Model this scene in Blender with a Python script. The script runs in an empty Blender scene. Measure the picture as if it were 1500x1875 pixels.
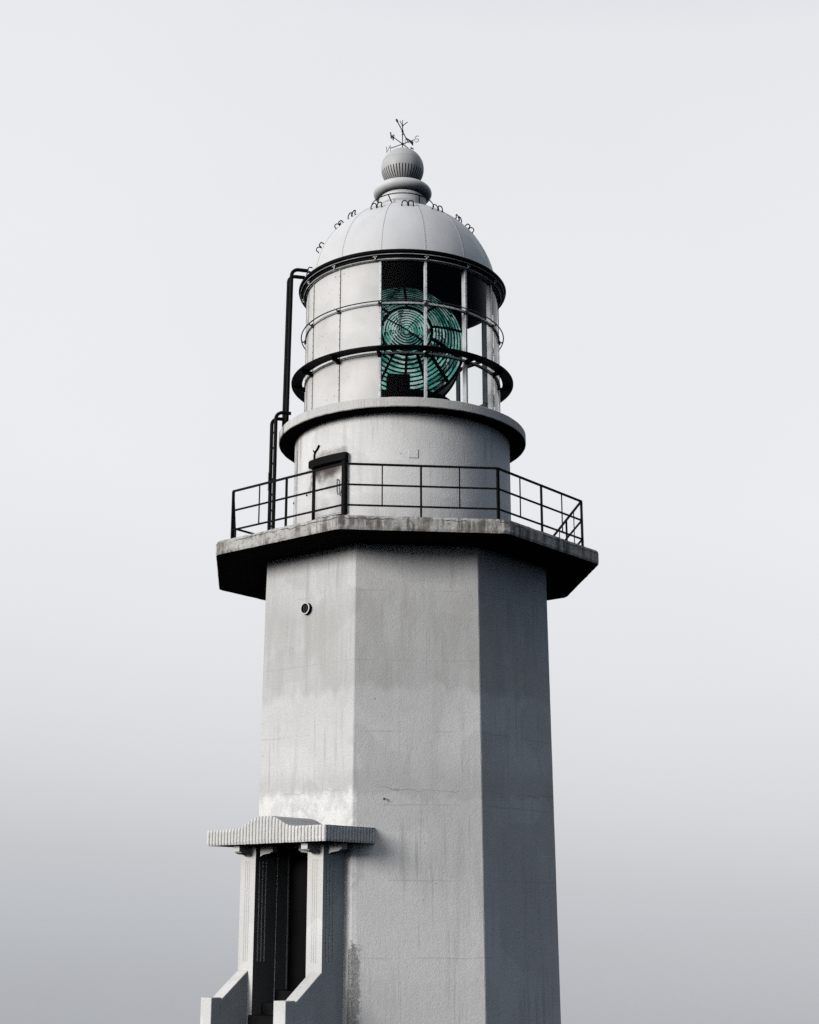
import bpy, math, random
from mathutils import Vector, Matrix, noise as mnoise
rad = math.radians
random.seed(7)
sc = bpy.context.scene

# ------------------------------------------------------------------ camera
CAM_D = 26.4
F_PX, PITCH, YAW, ROLL = 2667.03, 0.271618, 0.005183, -0.000472
cp, sp_, cw, sw = math.cos(PITCH), math.sin(PITCH), math.cos(YAW), math.sin(YAW)
fw = Vector((sw*cp, cw*cp, sp_)); rt = Vector((cw, -sw, 0)); up = rt.cross(fw)
r2 = rt*math.cos(ROLL) + up*math.sin(ROLL); u2 = -rt*math.sin(ROLL) + up*math.cos(ROLL)
cam_data = bpy.data.cameras.new("camera")
cam = bpy.data.objects.new("camera", cam_data); sc.collection.objects.link(cam)
cam_data.sensor_fit = 'HORIZONTAL'; cam_data.sensor_width = 36.0
cam_data.lens = F_PX/1500*36.0
cam_data.clip_start = 0.1; cam_data.clip_end = 600000
m = Matrix((r2, u2, -fw)).transposed().to_4x4(); m.translation = Vector((0, -CAM_D, 0))
cam.matrix_world = m
sc.camera = cam

# ------------------------------------------------------------------ sky
SUN_AZ, SUN_EL = -52.0, 14.0          # azimuth measured from the camera side towards the right
w = bpy.data.worlds.new("World"); sc.world = w; w.use_nodes = True
nt = w.node_tree; nt.nodes.clear()
def N(t, **k):
    n = nt.nodes.new(t)
    for a, b in k.items(): setattr(n, a, b)
    return n
L = nt.links.new
out = N('ShaderNodeOutputWorld'); bg = N('ShaderNodeBackground'); L(bg.outputs[0], out.inputs[0])
bg.inputs[1].default_value = 1.0
tc = N('ShaderNodeTexCoord'); nrm = N('ShaderNodeVectorMath', operation='NORMALIZE'); L(tc.outputs['Generated'], nrm.inputs[0])
sep = N('ShaderNodeSeparateXYZ'); L(nrm.outputs[0], sep.inputs[0])
mr = N('ShaderNodeMapRange'); mr.inputs[1].default_value = -0.08; mr.inputs[2].default_value = 0.62
tlt = N('ShaderNodeMath', operation='MULTIPLY_ADD'); L(sep.outputs[0], tlt.inputs[0]); tlt.inputs[1].default_value = 0.07
L(sep.outputs[2], tlt.inputs[2]); L(tlt.outputs[0], mr.inputs[0])      # the cloud layer lies a little askew
ramp = N('ShaderNodeValToRGB'); L(mr.outputs[0], ramp.inputs[0])
def s2l(c):
    return tuple(((v/255)/12.92 if v/255 < .04045 else ((v/255+.055)/1.055)**2.4) for v in c) + (1,)
stops = [(-5, (174, 178, 184)), (0, (192, 195, 200)), (1.6, (199, 201, 205)), (2.9, (206, 208, 212)), (4.9, (216, 217, 221)), (6.8, (222, 223, 227)),
         (10.2, (229, 230, 234)), (16, (234, 235, 238)), (26, (233, 234, 237)), (34, (229, 231, 235)), (40, (214, 218, 223))]
el = ramp.color_ramp.elements
while len(el) < len(stops): el.new(0.5)
for e, (deg, c) in zip(el, stops):
    e.position = (math.sin(rad(deg))+.08)/.70; e.color = s2l(c)
# unseen dark sky, added to dim the tower's right face, on the right-hand side, towards and behind the viewer
dot = N('ShaderNodeVectorMath', operation='DOT_PRODUCT'); L(nrm.outputs[0], dot.inputs[0])
dot.inputs[1].default_value = (math.sin(rad(62)), -math.cos(rad(62)), 0.0)
mr2 = N('ShaderNodeMapRange', interpolation_type='SMOOTHSTEP'); L(dot.outputs['Value'], mr2.inputs[0])
mr2.inputs[1].default_value = 0.10; mr2.inputs[2].default_value = 0.85
mixc = N('ShaderNodeMix', data_type='RGBA'); L(mr2.outputs[0], mixc.inputs[0]); L(ramp.outputs[0], mixc.inputs[6])
mixc.inputs[7].default_value = (0.088, 0.135, 0.205, 1)
# faint unevenness of the overcast
nz = N('ShaderNodeTexNoise'); nz.inputs['Scale'].default_value = 2.2; nz.inputs['Detail'].default_value = 3; L(nrm.outputs[0], nz.inputs[0])
mr3 = N('ShaderNodeMapRange'); L(nz.outputs[0], mr3.inputs[0]); mr3.inputs[3].default_value = 0.95; mr3.inputs[4].default_value = 1.05
mul = N('ShaderNodeVectorMath', operation='SCALE'); L(mixc.outputs[2], mul.inputs[0]); L(mr3.outputs[0], mul.inputs['Scale'])
sky = N('ShaderNodeTexSky', sky_type='NISHITA'); sky.sun_disc = False
sky.sun_elevation = rad(SUN_EL); sky.sun_rotation = rad(180-SUN_AZ); sky.dust_density = 6
skm = N('ShaderNodeVectorMath', operation='SCALE'); L(sky.outputs[0], skm.inputs[0]); skm.inputs['Scale'].default_value = 0.002
add = N('ShaderNodeVectorMath', operation='ADD'); L(mul.outputs[0], add.inputs[0]); L(skm.outputs[0], add.inputs[1])
L(add.outputs[0], bg.inputs[0])

# ------------------------------------------------------------------ sun behind thin cloud
sd = bpy.data.lights.new("sun", 'SUN'); so = bpy.data.objects.new("sun", sd); sc.collection.objects.link(so)
sd.energy = 3.1; sd.angle = rad(18); sd.color = (1.0, 0.972, 0.938)
ds = Vector((math.sin(rad(SUN_AZ))*math.cos(rad(SUN_EL)), -math.cos(rad(SUN_AZ))*math.cos(rad(SUN_EL)), math.sin(rad(SUN_EL))))
so.rotation_euler = ds.to_track_quat('Z', 'Y').to_euler(); so.location = ds*60

vs = sc.view_settings
vs.view_transform = 'Standard'; vs.look = 'None'; vs.gamma = 1.0; vs.exposure = 0.0; vs.use_curve_mapping = False
sc.cycles.max_bounces = 16; sc.cycles.diffuse_bounces = 0; sc.cycles.transmission_bounces = 16; sc.cycles.transparent_max_bounces = 16; sc.cycles.use_denoising = False

# ------------------------------------------------------------------ materials
class M:
    """small node-graph helper"""
    def __init__(s, name):
        s.m = bpy.data.materials.new(name); s.m.use_nodes = True
        s.t = s.m.node_tree; s.b = s.t.nodes['Principled BSDF']; s.pos = None
    def n(s, t, **k):
        x = s.t.nodes.new(t)
        for a, b in k.items(): setattr(x, a, b)
        return x
    def l(s, a, b): s.t.links.new(a, b)
    def P(s):
        if s.pos is None: s.pos = s.n('ShaderNodeNewGeometry').outputs['Position']
        return s.pos
    def noise(s, scale, detail=4, rough=.55, stretch=None, dist=0):
        v = s.P()
        if stretch:
            mp = s.n('ShaderNodeMapping'); mp.inputs['Scale'].default_value = stretch; s.l(v, mp.inputs[0]); v = mp.outputs[0]
        x = s.n('ShaderNodeTexNoise'); x.inputs['Scale'].default_value = scale; x.inputs['Detail'].default_value = detail
        x.inputs['Roughness'].default_value = rough; x.inputs['Distortion'].default_value = dist
        s.l(v, x.inputs['Vector']); return x.outputs[0]
    def rng(s, v, a, b, c=0, d=1, smooth=True):
        x = s.n('ShaderNodeMapRange', interpolation_type='SMOOTHSTEP' if smooth else 'LINEAR')
        for i, q in enumerate((a, b, c, d)): x.inputs[i+1].default_value = q
        s.l(v, x.inputs[0]); return x.outputs[0]
    def mth(s, op, a, b=None):
        x = s.n('ShaderNodeMath', operation=op)
        for i, q in enumerate((a, b)):
            if q is None: continue
            if isinstance(q, (int, float)): x.inputs[i].default_value = q
            else: s.l(q, x.inputs[i])
        return x.outputs[0]
    def mix(s, f, a, b):
        x = s.n('ShaderNodeMix', data_type='RGBA')
        for i, q in ((0, f), (6, a), (7, b)):
            if isinstance(q, (int, float)): x.inputs[i].default_value = q
            elif isinstance(q, tuple): x.inputs[i].default_value = q if len(q) == 4 else q+(1,)
            else: s.l(q, x.inputs[i])
        return x.outputs[2]
    def dotp(s, vec):
        x = s.n('ShaderNodeVectorMath', operation='DOT_PRODUCT'); s.l(s.P(), x.inputs[0]); x.inputs[1].default_value = vec
        return x.outputs['Value']
    def bump(s, h, strength=.5, dist=.02, prev=None):
        x = s.n('ShaderNodeBump'); x.inputs['Strength'].default_value = strength; x.inputs['Distance'].default_value = dist
        s.l(h, x.inputs['Height'])
        if prev is not None: s.l(prev, x.inputs['Normal'])
        return x.outputs[0]
    def done(s, col=None, rough=.8, spec=.3, metal=0, nrm=None):
        if col is not None:
            if isinstance(col, tuple): s.b.inputs['Base Color'].default_value = col if len(col) == 4 else col+(1,)
            else: s.l(col, s.b.inputs['Base Color'])
        if isinstance(rough, (int, float)): s.b.inputs['Roughness'].default_value = rough
        else: s.l(rough, s.b.inputs['Roughness'])
        s.b.inputs['Specular IOR Level'].default_value = spec; s.b.inputs['Metallic'].default_value = metal
        if nrm is not None: s.l(nrm, s.b.inputs['Normal'])
        return s.m

PHI = 5.7318                                    # azimuth of the front face
def azdir(a): return Vector((math.sin(rad(a)), -math.cos(rad(a)), 0))
def aztan(a): return Vector((math.cos(rad(a)), math.sin(rad(a)), 0))
FN, FT = azdir(PHI), aztan(PHI)                 # front face
PN, PT = azdir(PHI-45), aztan(PHI-45)           # porch face (front left)

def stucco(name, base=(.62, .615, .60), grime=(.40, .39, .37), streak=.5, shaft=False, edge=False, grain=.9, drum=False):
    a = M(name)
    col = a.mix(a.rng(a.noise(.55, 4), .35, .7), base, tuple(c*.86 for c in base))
    # squarish areas of patching and repainting, slightly off in tone
    vo = a.n('ShaderNodeTexVoronoi', distance='CHEBYCHEV', feature='SMOOTH_F1'); vo.inputs['Scale'].default_value = .95; vo.inputs['Smoothness'].default_value = .12
    wv = a.n('ShaderNodeTexNoise'); wv.inputs['Scale'].default_value = 2.5; wv.inputs['Detail'].default_value = 5; a.l(a.P(), wv.inputs['Vector'])
    va = a.n('ShaderNodeVectorMath', operation='MULTIPLY_ADD'); a.l(wv.outputs['Color'], va.inputs[0]); va.inputs[1].default_value = (.14, .14, .12); a.l(a.P(), va.inputs[2])
    a.l(va.outputs[0], vo.inputs['Vector'])
    vs_ = a.n('ShaderNodeSeparateColor'); a.l(vo.outputs['Color'], vs_.inputs[0])
    col = a.mix(a.rng(vs_.outputs[0], .35, .95, 0, .42), col, tuple(c*.74 for c in base))
    # rain streaks, long in z, broken by a coarser noise
    st = a.rng(a.noise(7.5, 5, .6, (1, 1, .07)), .47, .72)
    st = a.mth('MULTIPLY', st, a.rng(a.noise(1.1, 3, .5, (1, 1, .6)), .40, .62))
    col = a.mix(a.mth('MULTIPLY', st, streak), col, grime)
    z = a.n('ShaderNodeSeparateXYZ'); a.l(a.P(), z.inputs[0]); z = z.outputs[2]
    if streak > .5:
        run = a.rng(a.noise(26, 4, .65, (1, 1, .02)), .56, .66)
        run = a.mth('MULTIPLY', run, a.rng(a.noise(1.5, 4, .6, (1, 1, .5)), .47, .60))
        col = a.mix(a.mth('MULTIPLY', run, .5), col, tuple(c*.50 for c in base))
        spk = a.mth('MULTIPLY', a.rng(a.noise(17, 2, .5), .735, .75), a.rng(a.noise(1.2, 2), .52, .6))
        col = a.mix(spk, col, (.08, .075, .07))
    if drum:
        d1 = a.dotp(aztan(-40)); wz = a.mth('ADD', z, a.mth('MULTIPLY', a.mth('SUBTRACT', a.noise(6, 5, .7), .5), .5))
        mk = a.mth('MULTIPLY', a.rng(d1, -.66, -.46), a.rng(d1, -.34, -.42))
        mk = a.mth('MULTIPLY', mk, a.mth('MULTIPLY', a.rng(wz, 7.1, 7.6), a.rng(wz, 8.15, 7.85)))
        mk = a.mth('MULTIPLY', mk, a.rng(a.noise(12, 5, .7, (1, 1, .3)), .38, .58))
        col = a.mix(a.mth('MULTIPLY', mk, .85), col, (.10, .085, .075))
        m3 = a.mth('MULTIPLY', a.rng(d1, -.80, -1.05), a.mth('MULTIPLY', a.rng(wz, 7.5, 8.2), a.rng(a.noise(16, 4, .65, (1, 1, .06)), .46, .58)))
        col = a.mix(a.mth('MULTIPLY', m3, .8), col, (.12, .11, .10))
        m4 = a.mth('MULTIPLY', a.mth('MULTIPLY', a.rng(d1, -.45, -.38), a.rng(d1, .45, .36)), a.mth('MULTIPLY', a.rng(wz, 7.90, 7.96), a.rng(wz, 8.12, 7.97)))
        col = a.mix(a.mth('MULTIPLY', m4, .6), col, (.14, .13, .12))
    if shaft:
        pl = a.mth('FRACT', a.mth('DIVIDE', a.mth('ADD', z, a.mth('MULTIPLY', a.noise(2.2, 4, .6), .05)), 1.18))
        pl = a.mth('MULTIPLY', a.rng(a.mth('ABSOLUTE', a.mth('SUBTRACT', pl, .5)), .010, .003), a.rng(a.noise(1.3, 3), .44, .56))
        col = a.mix(a.mth('MULTIPLY', pl, .35), col, (.25, .25, .245))
        wob = a.mth('ADD', z, a.mth('MULTIPLY', a.mth('SUBTRACT', a.noise(1.5, 5, .65, (1, 1, .4)), .5), .55))
        wob = a.mth('ADD', wob, a.mth('MULTIPLY', a.mth('SUBTRACT', a.noise(5, 2, .5, (1, 1, .05)), .5), .45))
        band = a.mth('MULTIPLY', a.rng(wob, 3.52, 3.72), a.rng(wob, 5.6, 4.9))
        band = a.mth('MULTIPLY', band, a.rng(a.noise(4.2, 5, .62, (1, 1, .16)), .34, .62, .45, .9))
        col = a.mix(a.mth('MULTIPLY', band, .62), col, (.38, .375, .36))
        band2 = a.mth('MULTIPLY', a.rng(wob, 1.85, 1.92), a.rng(wob, 2.5, 2.1))
        col = a.mix(a.mth('MULTIPLY', band2, .34), col, (.40, .395, .38))
        # paler band above the porch roof: the wall's glow put into its colour
        wb = a.mth('ADD', z, a.mth('MULTIPLY', a.mth('SUBTRACT', a.noise(3.3, 5, .65, (1, 1, .6)), .5), .8))
        glow = a.mth('MULTIPLY', a.rng(wb, 2.10, 1.85), a.rng(a.dotp(PN), 2.48, 2.50))
        glow = a.mth('MULTIPLY', glow, a.rng(a.noise(3.2, 5, .65), .60, .45, .25, .85))
        col = a.mix(glow, col, (.84, .835, .82))
        # broken-off render near the porch wall
        t = a.dotp(FT); n = a.dotp(FN)
        tj = a.mth('ADD', t, a.mth('MULTIPLY', a.mth('SUBTRACT', a.noise(7, 6, .75), .5), .30))
        zj = a.mth('ADD', z, a.mth('MULTIPLY', a.mth('SUBTRACT', a.noise(9, 5, .75), .5), .9))
        mk = a.mth('MULTIPLY', a.rng(tj, -.89, -.94), a.rng(n, 2.50, 2.52))
        mk = a.mth('MULTIPLY', mk, a.rng(zj, -.38, -.50))
        col = a.mix(mk, col, a.mix(a.rng(a.noise(55, 3, .7), .40, .60), (.15, .15, .15), (.42, .42, .42)))
        # hairline cracks between pours
        cr = a.mth('ABSOLUTE', a.mth('SUBTRACT', a.mth('ADD', z, a.mth('MULTIPLY', a.noise(1.4, 4, .6), .5)), 2.25))
        cr = a.mth('MULTIPLY', a.rng(cr, .010, .003), a.rng(a.noise(.7, 2), .5, .55))
        col = a.mix(a.mth('MULTIPLY', cr, .6), col, (.2, .2, .2))
    if edge:
        # rust-brown and black runs down the slab edge
        s2 = a.rng(a.noise(9, 6, .72, (1, 1, .10)), .41, .57)
        s2 = a.mth('MULTIPLY', s2, a.rng(a.noise(2.3, 3, .6), .36, .56))
        col = a.mix(a.mth('MULTIPLY', s2, .92), col, a.mix(a.rng(a.noise(11, 2), .45, .6), (.10, .065, .042), (.04, .037, .034)))
        s3 = a.rng(a.noise(13, 6, .75), .50, .66)
        col = a.mix(a.mth('MULTIPLY', s3, .75), col, (.15, .145, .14))
        ck = a.mth('ABSOLUTE', a.mth('SUBTRACT', a.mth('ADD', z, a.mth('MULTIPLY', a.noise(6, 4, .6), .10)), 6.325))
        col = a.mix(a.mth('MULTIPLY', a.rng(ck, .012, .004), a.rng(a.noise(1.7, 2), .42, .5)), col, (.05, .047, .043))
    g = a.noise(62, 3, .62)
    col = a.mix(a.rng(g, .40, .62, 0, grain*.34, False), col, tuple(c*.42 for c in base))
    g2 = a.noise(120, 2, .6)
    col = a.mix(a.rng(g2, .55, .75, 0, .35*grain), col, tuple(c*.4 for c in base))
    nb = a.bump(a.noise(40, 3, .65), .32, .022)
    nb = a.bump(a.noise(9, 3, .5), .12, .03, nb)
    return a.done(col, .92, .15, 0, nb)

WALL = stucco('stucco_wall', (.67, .67, .668), (.42, .415, .40), .60, shaft=True)
DRUM = stucco('stucco_drum', (.80, .80, .795), (.44, .43, .41), .6, grain=.7, drum=True)
INSHADE = stucco('shaded_porch_concrete', (.16, .16, .158), (.07, .068, .065), .6, grain=.8)  # inner porch walls and door reveal, their shade put into a darker colour
PORCH = stucco('stucco_porch', (.72, .715, .70), (.44, .41, .37), .40, grain=.6)
SLAB = stucco('stained_slab', (.56, .555, .535), (.25, .23, .20), .55, edge=True, grain=1.2)
GALL = stucco('gallery_concrete', (.64, .635, .62), (.22, .21, .19), .75, grain=1.1)

def simple(name, col, rough, spec=.3, metal=0, var=.15, bscale=None, bstr=.2):
    a = M(name)
    c = a.mix(a.rng(a.noise(3, 5), .35, .65), col, tuple(x*(1-var) for x in col))
    nb = a.bump(a.noise(bscale, 3), bstr, .01) if bscale else None
    return a.done(c, rough, spec, metal, nb)

SOFFIT = simple('shaded_soffit', (.028, .027, .026), .95, .03, 0, .4, 30)  # near-black undersides: the shade under the slabs is put into the colour
BLACK = simple('black_paint', (.0035, .0035, .004), .6, .06)
RAILM = simple('black_rail_paint', (.0045, .0045, .005), .6, .07)
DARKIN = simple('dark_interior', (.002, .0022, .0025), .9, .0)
BARW = simple('grey_glazing_bar', (.72, .74, .76), .5, .3, 0, .35, 60)
RIVET = simple('rivet_grey', (.42, .425, .43), .6)
BARD = simple('rivet_dark', (.03, .03, .032), .6)
STEPM = simple('dark_stone_step', (.008, .008, .0085), .8, .08, 0, .5, 40)
WOODD = simple('dark_door_paint', (.003, .003, .0035), .6, .06)
STEEL = simple('dull_steel', (.38, .39, .40), .4, .5, .6, .2)

def painted_panel():
    a = M('white_panel_paint')
    col = a.mix(a.rng(a.noise(1.6, 5), .35, .7), (.62, .615, .605), (.53, .525, .515))
    st = a.rng(a.noise(7, 4, .6, (1, 1, .1)), .55, .78)
    col = a.mix(a.mth('MULTIPLY', st, .25), col, (.45, .44, .43))
    ch = a.mth('MULTIPLY', a.rng(a.noise(22, 3, .6), .665, .69), a.rng(a.noise(1.9, 2), .50, .58))
    col = a.mix(ch, col, (.06, .045, .035))
    return a.done(col, .5, .3, 0, a.bump(a.noise(5, 3), .12, .02))
PANEL = painted_panel()

def dome_paint(name, c1):
    a = M(name)
    col = a.mix(a.rng(a.noise(1.3, 5, .6, (1, 1, .5)), .35, .7), c1, tuple(c*.88 for c in c1))
    col = a.mix(a.rng(a.noise(35, 3), .55, .75, 0, .25), col, (.36, .365, .37))
    return a.done(col, a.rng(a.noise(4, 3), .3, .7, .42, .62), .35, 0, a.bump(a.noise(4, 4), .2, .02))
DOME = dome_paint('dome_grey_paint', (.61, .615, .625))
BALLM = dome_paint('ball_grey_paint', (.46, .46, .465))

def glass():
    a = M('window_glass')
    t = a.t; tr = a.n('ShaderNodeBsdfTransparent'); tr.inputs[0].default_value = (.965, .975, .975, 1)
    gl = a.n('ShaderNodeBsdfGlossy'); gl.inputs['Roughness'].default_value = .02
    lw = a.n('ShaderNodeLayerWeight'); lw.inputs[0].default_value = .5
    fr = a.mth('ADD', a.mth('MULTIPLY', a.mth('POWER', lw.outputs['Facing'], 4), .55), .007)
    mx = a.n('ShaderNodeMixShader'); a.l(fr, mx.inputs[0]); a.l(tr.outputs[0], mx.inputs[1]); a.l(gl.outputs[0], mx.inputs[2])
    t.nodes.remove(a.b); o = [n for n in t.nodes if n.type == 'OUTPUT_MATERIAL'][0]; a.l(mx.outputs[0], o.inputs[0])
    return a.m
GLASS = glass()

def lens_glass(name, front):
    a = M(name); t = a.t
    big = a.rng(a.noise(2.6, 2, .5, None, .6), .38, .60)
    fine = a.rng(a.noise(5.5, 3, .6), .36, .62)
    tr = a.n('ShaderNodeBsdfRefraction' if front else 'ShaderNodeBsdfTransparent'); tl = a.n('ShaderNodeBsdfTranslucent'); gl = a.n('ShaderNodeBsdfGlossy')
    a.l(a.mix(a.rng(fine, .3, .9), a.mix(big, (.02, .20, .165), (.30, .78, .64)), a.mix(big, (.14, .54, .45), (.86, 1.0, .95))) if front else a.mix(big, (.85, .97, .94), (.92, .99, .97)), tr.inputs[0])  # pale and dark tint patches put highlights into the glass colour
    c = a.mix(big, (.04, .30, .25), (.45, .92, .80)); c = a.mix(a.rng(fine, .45, .9), c, (.66, .98, .88))
    a.l(c, tl.inputs[0]); gl.inputs['Roughness'].default_value = .10
    nb = a.bump(a.noise(18, 3), .5, .01); a.l(nb, gl.inputs['Normal'])
    if front:
        tr.inputs['IOR'].default_value = 1.5; tr.inputs['Roughness'].default_value = .02
        a.l(a.bump(a.noise(4, 2, .5), .35, .04), tr.inputs['Normal'])
    df = a.n('ShaderNodeBsdfDiffuse'); a.l(c, df.inputs[0])
    m0 = a.n('ShaderNodeMixShader'); m0.inputs[0].default_value = .40 if front else 0; a.l(tl.outputs[0], m0.inputs[1]); a.l(df.outputs[0], m0.inputs[2])
    m1 = a.n('ShaderNodeMixShader'); a.l(a.rng(fine, 0, 1, *((.04, .30) if front else (.02, .08))), m1.inputs[0]); a.l(tr.outputs[0], m1.inputs[1]); a.l(m0.outputs[0], m1.inputs[2])
    lw = a.n('ShaderNodeLayerWeight'); lw.inputs[0].default_value = .5
    m2 = a.n('ShaderNodeMixShader'); a.l(a.mth('ADD', a.mth('MULTIPLY', a.mth('POWER', lw.outputs['Facing'], 3), .5), .20 if front else .05), m2.inputs[0])
    a.l(m1.outputs[0], m2.inputs[1]); a.l(gl.outputs[0], m2.inputs[2])
    t.nodes.remove(a.b); o = [n for n in t.nodes if n.type == 'OUTPUT_MATERIAL'][0]; a.l(m2.outputs[0], o.inputs[0])
    return a.m
LENS = lens_glass('green_lens_glass', True)
LENSB = lens_glass('rear_lens_glass', False)

# ------------------------------------------------------------------ mesh builder
class MB:
    def __init__(s): s.v = []; s.f = []; s.mi = []
    def face(s, idx, mi=0): s.f.append(tuple(idx)); s.mi.append(mi)
    def add(s, vs, fs, mi=0):
        o = len(s.v); s.v += [Vector(p) for p in vs]
        for f in fs: s.f.append(tuple(i+o for i in f)); s.mi.append(mi)
    def box(s, c, ax, ay, az, hx, hy, hz, mi=0):
        c = Vector(c); vs = []
        for k in (-1, 1):
            for j in (-1, 1):
                for i in (-1, 1): vs.append(c + ax*hx*i + ay*hy*j + az*hz*k)
        s.add(vs, [(0, 2, 3, 1), (4, 5, 7, 6), (0, 1, 5, 4), (2, 6, 7, 3), (0, 4, 6, 2), (1, 3, 7, 5)], mi)
    def prism(s, poly, z0, z1, mi=0, cap=True, ztop=None):
        """poly: list of xy vectors counter-clockwise seen from above"""
        n = len(poly)
        vs = [Vector((p[0], p[1], z0)) for p in poly] + [Vector((p[0], p[1], z1 if ztop is None else ztop[i])) for i, p in enumerate(poly)]
        fs = [(i, (i+1) % n, n+(i+1) % n, n+i) for i in range(n)]
        if cap: fs += [tuple(range(n-1, -1, -1)), tuple(range(n, 2*n))]
        s.add(vs, fs, mi)
    def lathe(s, prof, n=96, a0=0, a1=360, closed_prof=False, mi=0):
        full = abs(a1-a0-360) < 1e-6
        cols = n if full else n+1
        k = len(prof); vs = []
        for i in range(cols):
            d = azdir(a0+(a1-a0)*i/n)
            for r, z in prof: vs.append(d*r + Vector((0, 0, z)))
        fs = []
        for i in range(n):
            j = (i+1) % cols
            for q in range(k if closed_prof else k-1):
                p = (q+1) % k
                fs.append((i*k+q, j*k+q, j*k+p, i*k+p))
        if not full and closed_prof:
            fs.append(tuple(range(k))); fs.append(tuple((cols-1)*k+q for q in range(k-1, -1, -1)))
        s.add(vs, fs, mi)
    def tube(s, path, r, n=8, closed=False, mi=0, cap=True):
        path = [Vector(p) for p in path]; m_ = len(path); vs = []
        prev = None
        for i, p in enumerate(path):
            if closed: t = path[(i+1) % m_]-path[i-1]
            else: t = path[min(i+1, m_-1)]-path[max(i-1, 0)]
            t.normalize()
            if prev is None:
                a = Vector((0, 0, 1)) if abs(t.z) < .9 else Vector((1, 0, 0))
                u = t.cross(a).normalized()
            else:
                u = (prev - t*prev.dot(t)).normalized()
            prev = u; v = t.cross(u)
            for k in range(n):
                g = 2*math.pi*k/n; vs.append(p + (u*math.cos(g)+v*math.sin(g))*r)
        fs = []
        for i in range(m_ if closed else m_-1):
            j = (i+1) % m_
            for k in range(n):
                q = (k+1) % n; fs.append((i*n+k, i*n+q, j*n+q, j*n+k))
        if cap and not closed:
            fs.append(tuple(range(n-1, -1, -1))); fs.append(tuple((m_-1)*n+k for k in range(n)))
        s.add(vs, fs, mi)
    def ball(s, c, r, n=8, mi=0, sx=None):
        c = Vector(c); vs = []; fs = []
        for i in range(n//2+1):
            th = math.pi*i/(n//2)
            for k in range(n):
                g = 2*math.pi*k/n; vs.append(c+Vector((math.sin(th)*math.cos(g), math.sin(th)*math.sin(g), math.cos(th)))*r)
        for i in range(n//2):
            for k in range(n):
                q = (k+1) % n; fs.append((i*n+k, (i+1)*n+k, (i+1)*n+q, i*n+q))
        s.add(vs, fs, mi)
    def build(s, name, mats, parent=None, rz=0, smooth=None, bevel=None, label=None):
        me = bpy.data.meshes.new(name)
        org = WORLD_OF.get(parent.name, Vector()) if parent else Vector()
        me.from_pydata([tuple(p) for p in s.v], [], s.f)
        for mm in (mats if isinstance(mats, (list, tuple)) else [mats]): me.materials.append(mm)
        me.polygons.foreach_set('material_index', s.mi)
        if smooth:
            me.polygons.foreach_set('use_smooth', [True]*len(me.polygons)); me.set_sharp_from_angle(angle=rad(smooth))
        me.update()
        o = bpy.data.objects.new(name, me); sc.collection.objects.link(o)
        o.location = -org; o.rotation_euler.z = rad(rz)
        if parent: o.parent = parent; WORLD_OF[o.name] = Vector()
        if bevel:
            b = o.modifiers.new('bevel', 'BEVEL'); b.width = bevel; b.segments = 2; b.limit_method = 'ANGLE'; b.angle_limit = rad(40)
        if label: o['label'] = label
        return o
WORLD_OF = {}
def empty(name, loc, label, cat, group=None):
    e = bpy.data.objects.new(name, None); sc.collection.objects.link(e); e.location = loc
    WORLD_OF[e.name] = Vector(loc); e['label'] = label; e['category'] = cat
    if group: e['group'] = group
    return e
def rep(o, rz):
    c = o.copy(); sc.collection.objects.link(c); c.parent = o.parent; c.rotation_euler.z = rad(rz); return c
X, Y, Z = Vector((1, 0, 0)), Vector((0, 1, 0)), Vector((0, 0, 1))
def octpts(R, a0=PHI-22.5): return [azdir(a0+45*k)*R for k in range(8)]   # counter-clockwise from above
def porch(n, t, z=0): return PN*n + PT*t + Z*z

# ------------------------------------------------------------------ ground and sea
GZ = -2.9
def ground():
    mb = MB(); n = 90; S = 300.0
    def h(x, y):
        r = math.hypot(x, y)
        z = GZ
        rc = math.hypot(x, y+CAM_D)
        k = max(0, 1-rc/14); z += (1.3)*(k*k*(3-2*k))
        e = max(0.0, (r-13)/40) if y > -6 else max(0.0, (r-34)/40)*1.0
        z -= min(58, 7*e + 26*e*e*e)
        z += .12*mnoise.noise(Vector((x*.15, y*.15, 0))) + .5*min(1, e)*mnoise.noise(Vector((x*.05, y*.05, 3)))
        return z
    rs = [0, 1.5, 3, 4, 5, 6, 7.5, 9, 11, 13, 15, 17, 19, 21, 23, 24.5, 26, 27.5, 29, 31, 33, 35, 38, 42, 47, 53, 60, 70, 82, 95, 115]
    na = 96
    for r in rs:
        for k in range(na):
            d = azdir(360*k/na); mb.v.append(Vector((d.x*r, d.y*r, h(d.x*r, d.y*r))))
    for i in range(len(rs)-1):
        for k in range(na):
            q = (k+1) % na; mb.face((i*na+k, (i+1)*na+k, (i+1)*na+q, i*na+q))
    a = M('headland_turf')
    c = a.mix(a.rng(a.noise(.6, 6), .4, .6), (.035, .042, .022), (.055, .055, .035))
    c = a.mix(a.rng(a.noise(14, 4), .4, .65), c, (.02, .026, .013))
    mat = a.done(c, .95, .1, 0, a.bump(a.noise(20, 5), .8, .06))
    o = mb.build('ground', mat, None, 0, 60); o['kind'] = 'structure'
    mb = MB(); SZ = -60.0
    na = 128; rs = [60, 200, 700, 3000, 12000, 50000]
    for r in rs:
        for k in range(na):
            d = azdir(360*k/na); mb.v.append(Vector((d.x*r, d.y*r, SZ)))
    for i in range(len(rs)-1):
        for k in range(na):
            q = (k+1) % na; mb.face((i*na+k, (i+1)*na+k, (i+1)*na+q, i*na+q))
    a = M('calm_grey_sea')
    a.b.inputs['IOR'].default_value = 1.33
    a.b.inputs['Specular Tint'].default_value = (.88, .945, 1.0, 1)
    mat = a.done((.05, .07, .095), .015, .5)
    o = mb.build('sea', mat); o['kind'] = 'structure'
ground()

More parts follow.
